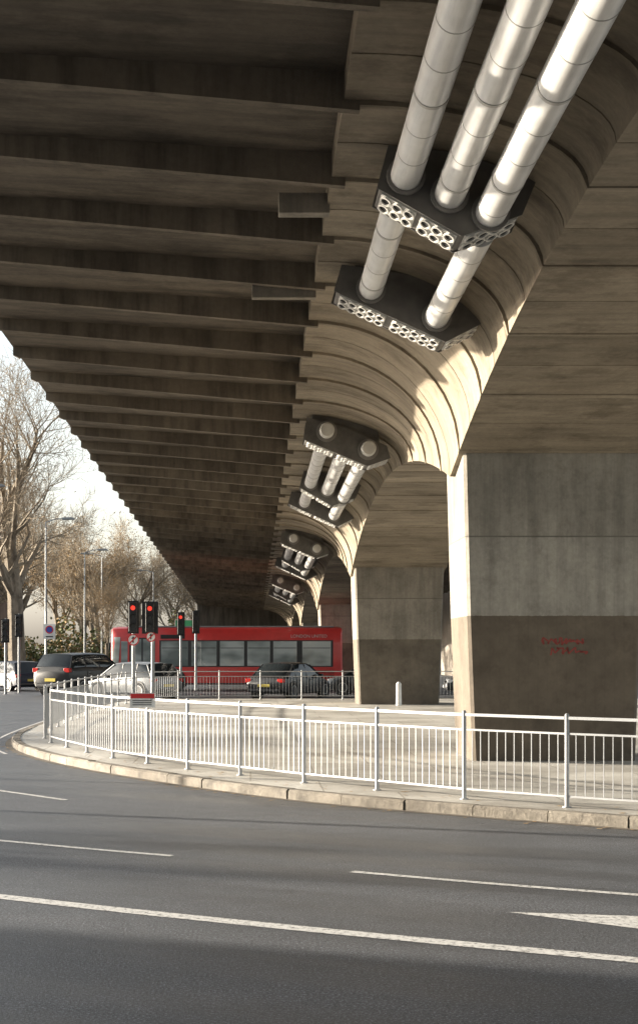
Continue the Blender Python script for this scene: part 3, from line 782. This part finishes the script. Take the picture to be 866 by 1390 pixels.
for (i,x,y,ht,rz) in ((2,-19,19.8,4.5,.2),(1,-40,83,13,2.0),(0,-52,47.0,13.5,1.0)):  # out-of-view trees added to shade the bus and dapple road and spine
    place_tree(i,x,y,ht/HS[i],rz,'unseen leafless tree added for the shade it casts')
lamp(-13,20.6,10,'unseen lamp column added to streak the road with shadow')  # out-of-view columns added only for thin shadow streaks on the road
lamp(-17,26.0,10,'unseen lamp column added to streak the road with shadow')
rnd=random.Random(5); mb=MB()
for _ in range(24000):
    x=rnd.uniform(-45,-4.6); h=2.6+1.0*math.sin(x*.7)+.7*math.sin(x*1.9+1); y=128+rnd.gauss(0,1.3); z=abs(rnd.gauss(0,.62))*h
    if z>h*1.3: z=rnd.uniform(0,h)
    s=rnd.uniform(.10,.26); a=Vector((rnd.uniform(-1,1),rnd.uniform(-1,1),rnd.uniform(-1,1))).normalized(); b=a.orthogonal().normalized(); p=Vector((x,y,z))
    mb.add([p,p+a*s,p+a*s+b*s,p+b*s],[(0,1,2,3)],0 if rnd.random()<.7 else 1)
o=mb.obj('hedge',[M_HEDGE,M_LEAF],recalc=False); o['kind']='stuff'; tag(o,'dark evergreen hedge mixed with brown shrubs by the road','hedge')

# ---------------------------------------------------------------- buildings
def building(x0,x1,y0,y1,h,mat,label,floors,bays):
    e=empty('brick_building',((x0+x1)/2,(y0+y1)/2,0),label,'building')
    mb=MB(); mb.box(x0,x1,y0,y1,-.05,h); mb.obj('wall',mat,e)
    mb=MB(); mb.box(x0-.2,x1+.2,y0-.2,y1+.2,h+.003,h+.35); mb.obj('parapet',mat,e)
    base=None; fw=(x1-x0)/bays; fh=h/floors
    for i in range(bays):
        for j in range(floors):
            cx=x0+fw*(i+.5); cz=fh*(j+.55)
            if base is None:
                mb=MB(); mb.box(-fw*.28,fw*.28,-.06,.05,-fh*.28,fh*.28,0); mb.box(-fw*.24,fw*.24,-.075,-.065,-fh*.25,fh*.25,1); base=mb.obj('window',[M_WHITE,M_GLASS],e,world=False); o=base
            else: o=base.copy(); COL.objects.link(o); o.parent=e
            o.location=(cx-e.location.x,y0-e.location.y,cz)
BR=concrete('pale_brick',(.30,.26,.22),(.42,.38,.33),.3)
BR2=concrete('brown_brick',(.16,.10,.07),(.26,.17,.12),.3)
building(14.5,40,100,112,14,BR,'pale brick building beyond the flyover',4,6)
building(-60,-26,150,165,13,BR2,'brown brick building behind bare trees',4,8)
building(-62,-36,1,22.2,8.0,BR2,'unseen brown brick building added to shade the road',3,6)  # out-of-view block added to put the near road in shadow

# ---------------------------------------------------------------- light
az=math.atan2(-.94,.34)  # clockwise from +Y
el=math.radians(10.2)
S=Vector((math.sin(az)*math.cos(el),math.cos(az)*math.cos(el),math.sin(el)))
ld=bpy.data.lights.new('sun','SUN'); ld.energy=17; ld.angle=math.radians(.5); ld.color=(1,.885,.72)
lo=bpy.data.objects.new('sun',ld); COL.objects.link(lo); lo.rotation_euler=(-S).to_track_quat('-Z','Y').to_euler(); lo.location=(0,0,50)
w=bpy.data.worlds.new('World'); SC.world=w; w.use_nodes=True; nt=w.node_tree
sky=nt.nodes.new('ShaderNodeTexSky'); sky.sky_type='NISHITA'; sky.sun_disc=False; sky.sun_elevation=el; sky.sun_rotation=az%(2*math.pi)
sky.air_density=1.0; sky.dust_density=2.5; sky.ozone_density=1
hs=nt.nodes.new('ShaderNodeHueSaturation'); hs.inputs['Saturation'].default_value=.4; hs.inputs['Value'].default_value=2.4
nt.links.new(sky.outputs[0],hs.inputs['Color'])
bg=nt.nodes['Background']; bg.inputs[1].default_value=.15; nt.links.new(hs.outputs[0],bg.inputs[0])
# ---------------------------------------------------------------- camera
cd=bpy.data.cameras.new('camera'); cam=bpy.data.objects.new('camera',cd); COL.objects.link(cam)
cam.location=(0,0,EYE); cam.rotation_euler=(math.radians(90),0,0)
cd.sensor_fit='HORIZONTAL'; cd.sensor_width=36; cd.lens=2000/866*36
cd.shift_x=93/866; cd.shift_y=188/866; cd.clip_end=6000; cd.clip_start=.1
SC.camera=cam
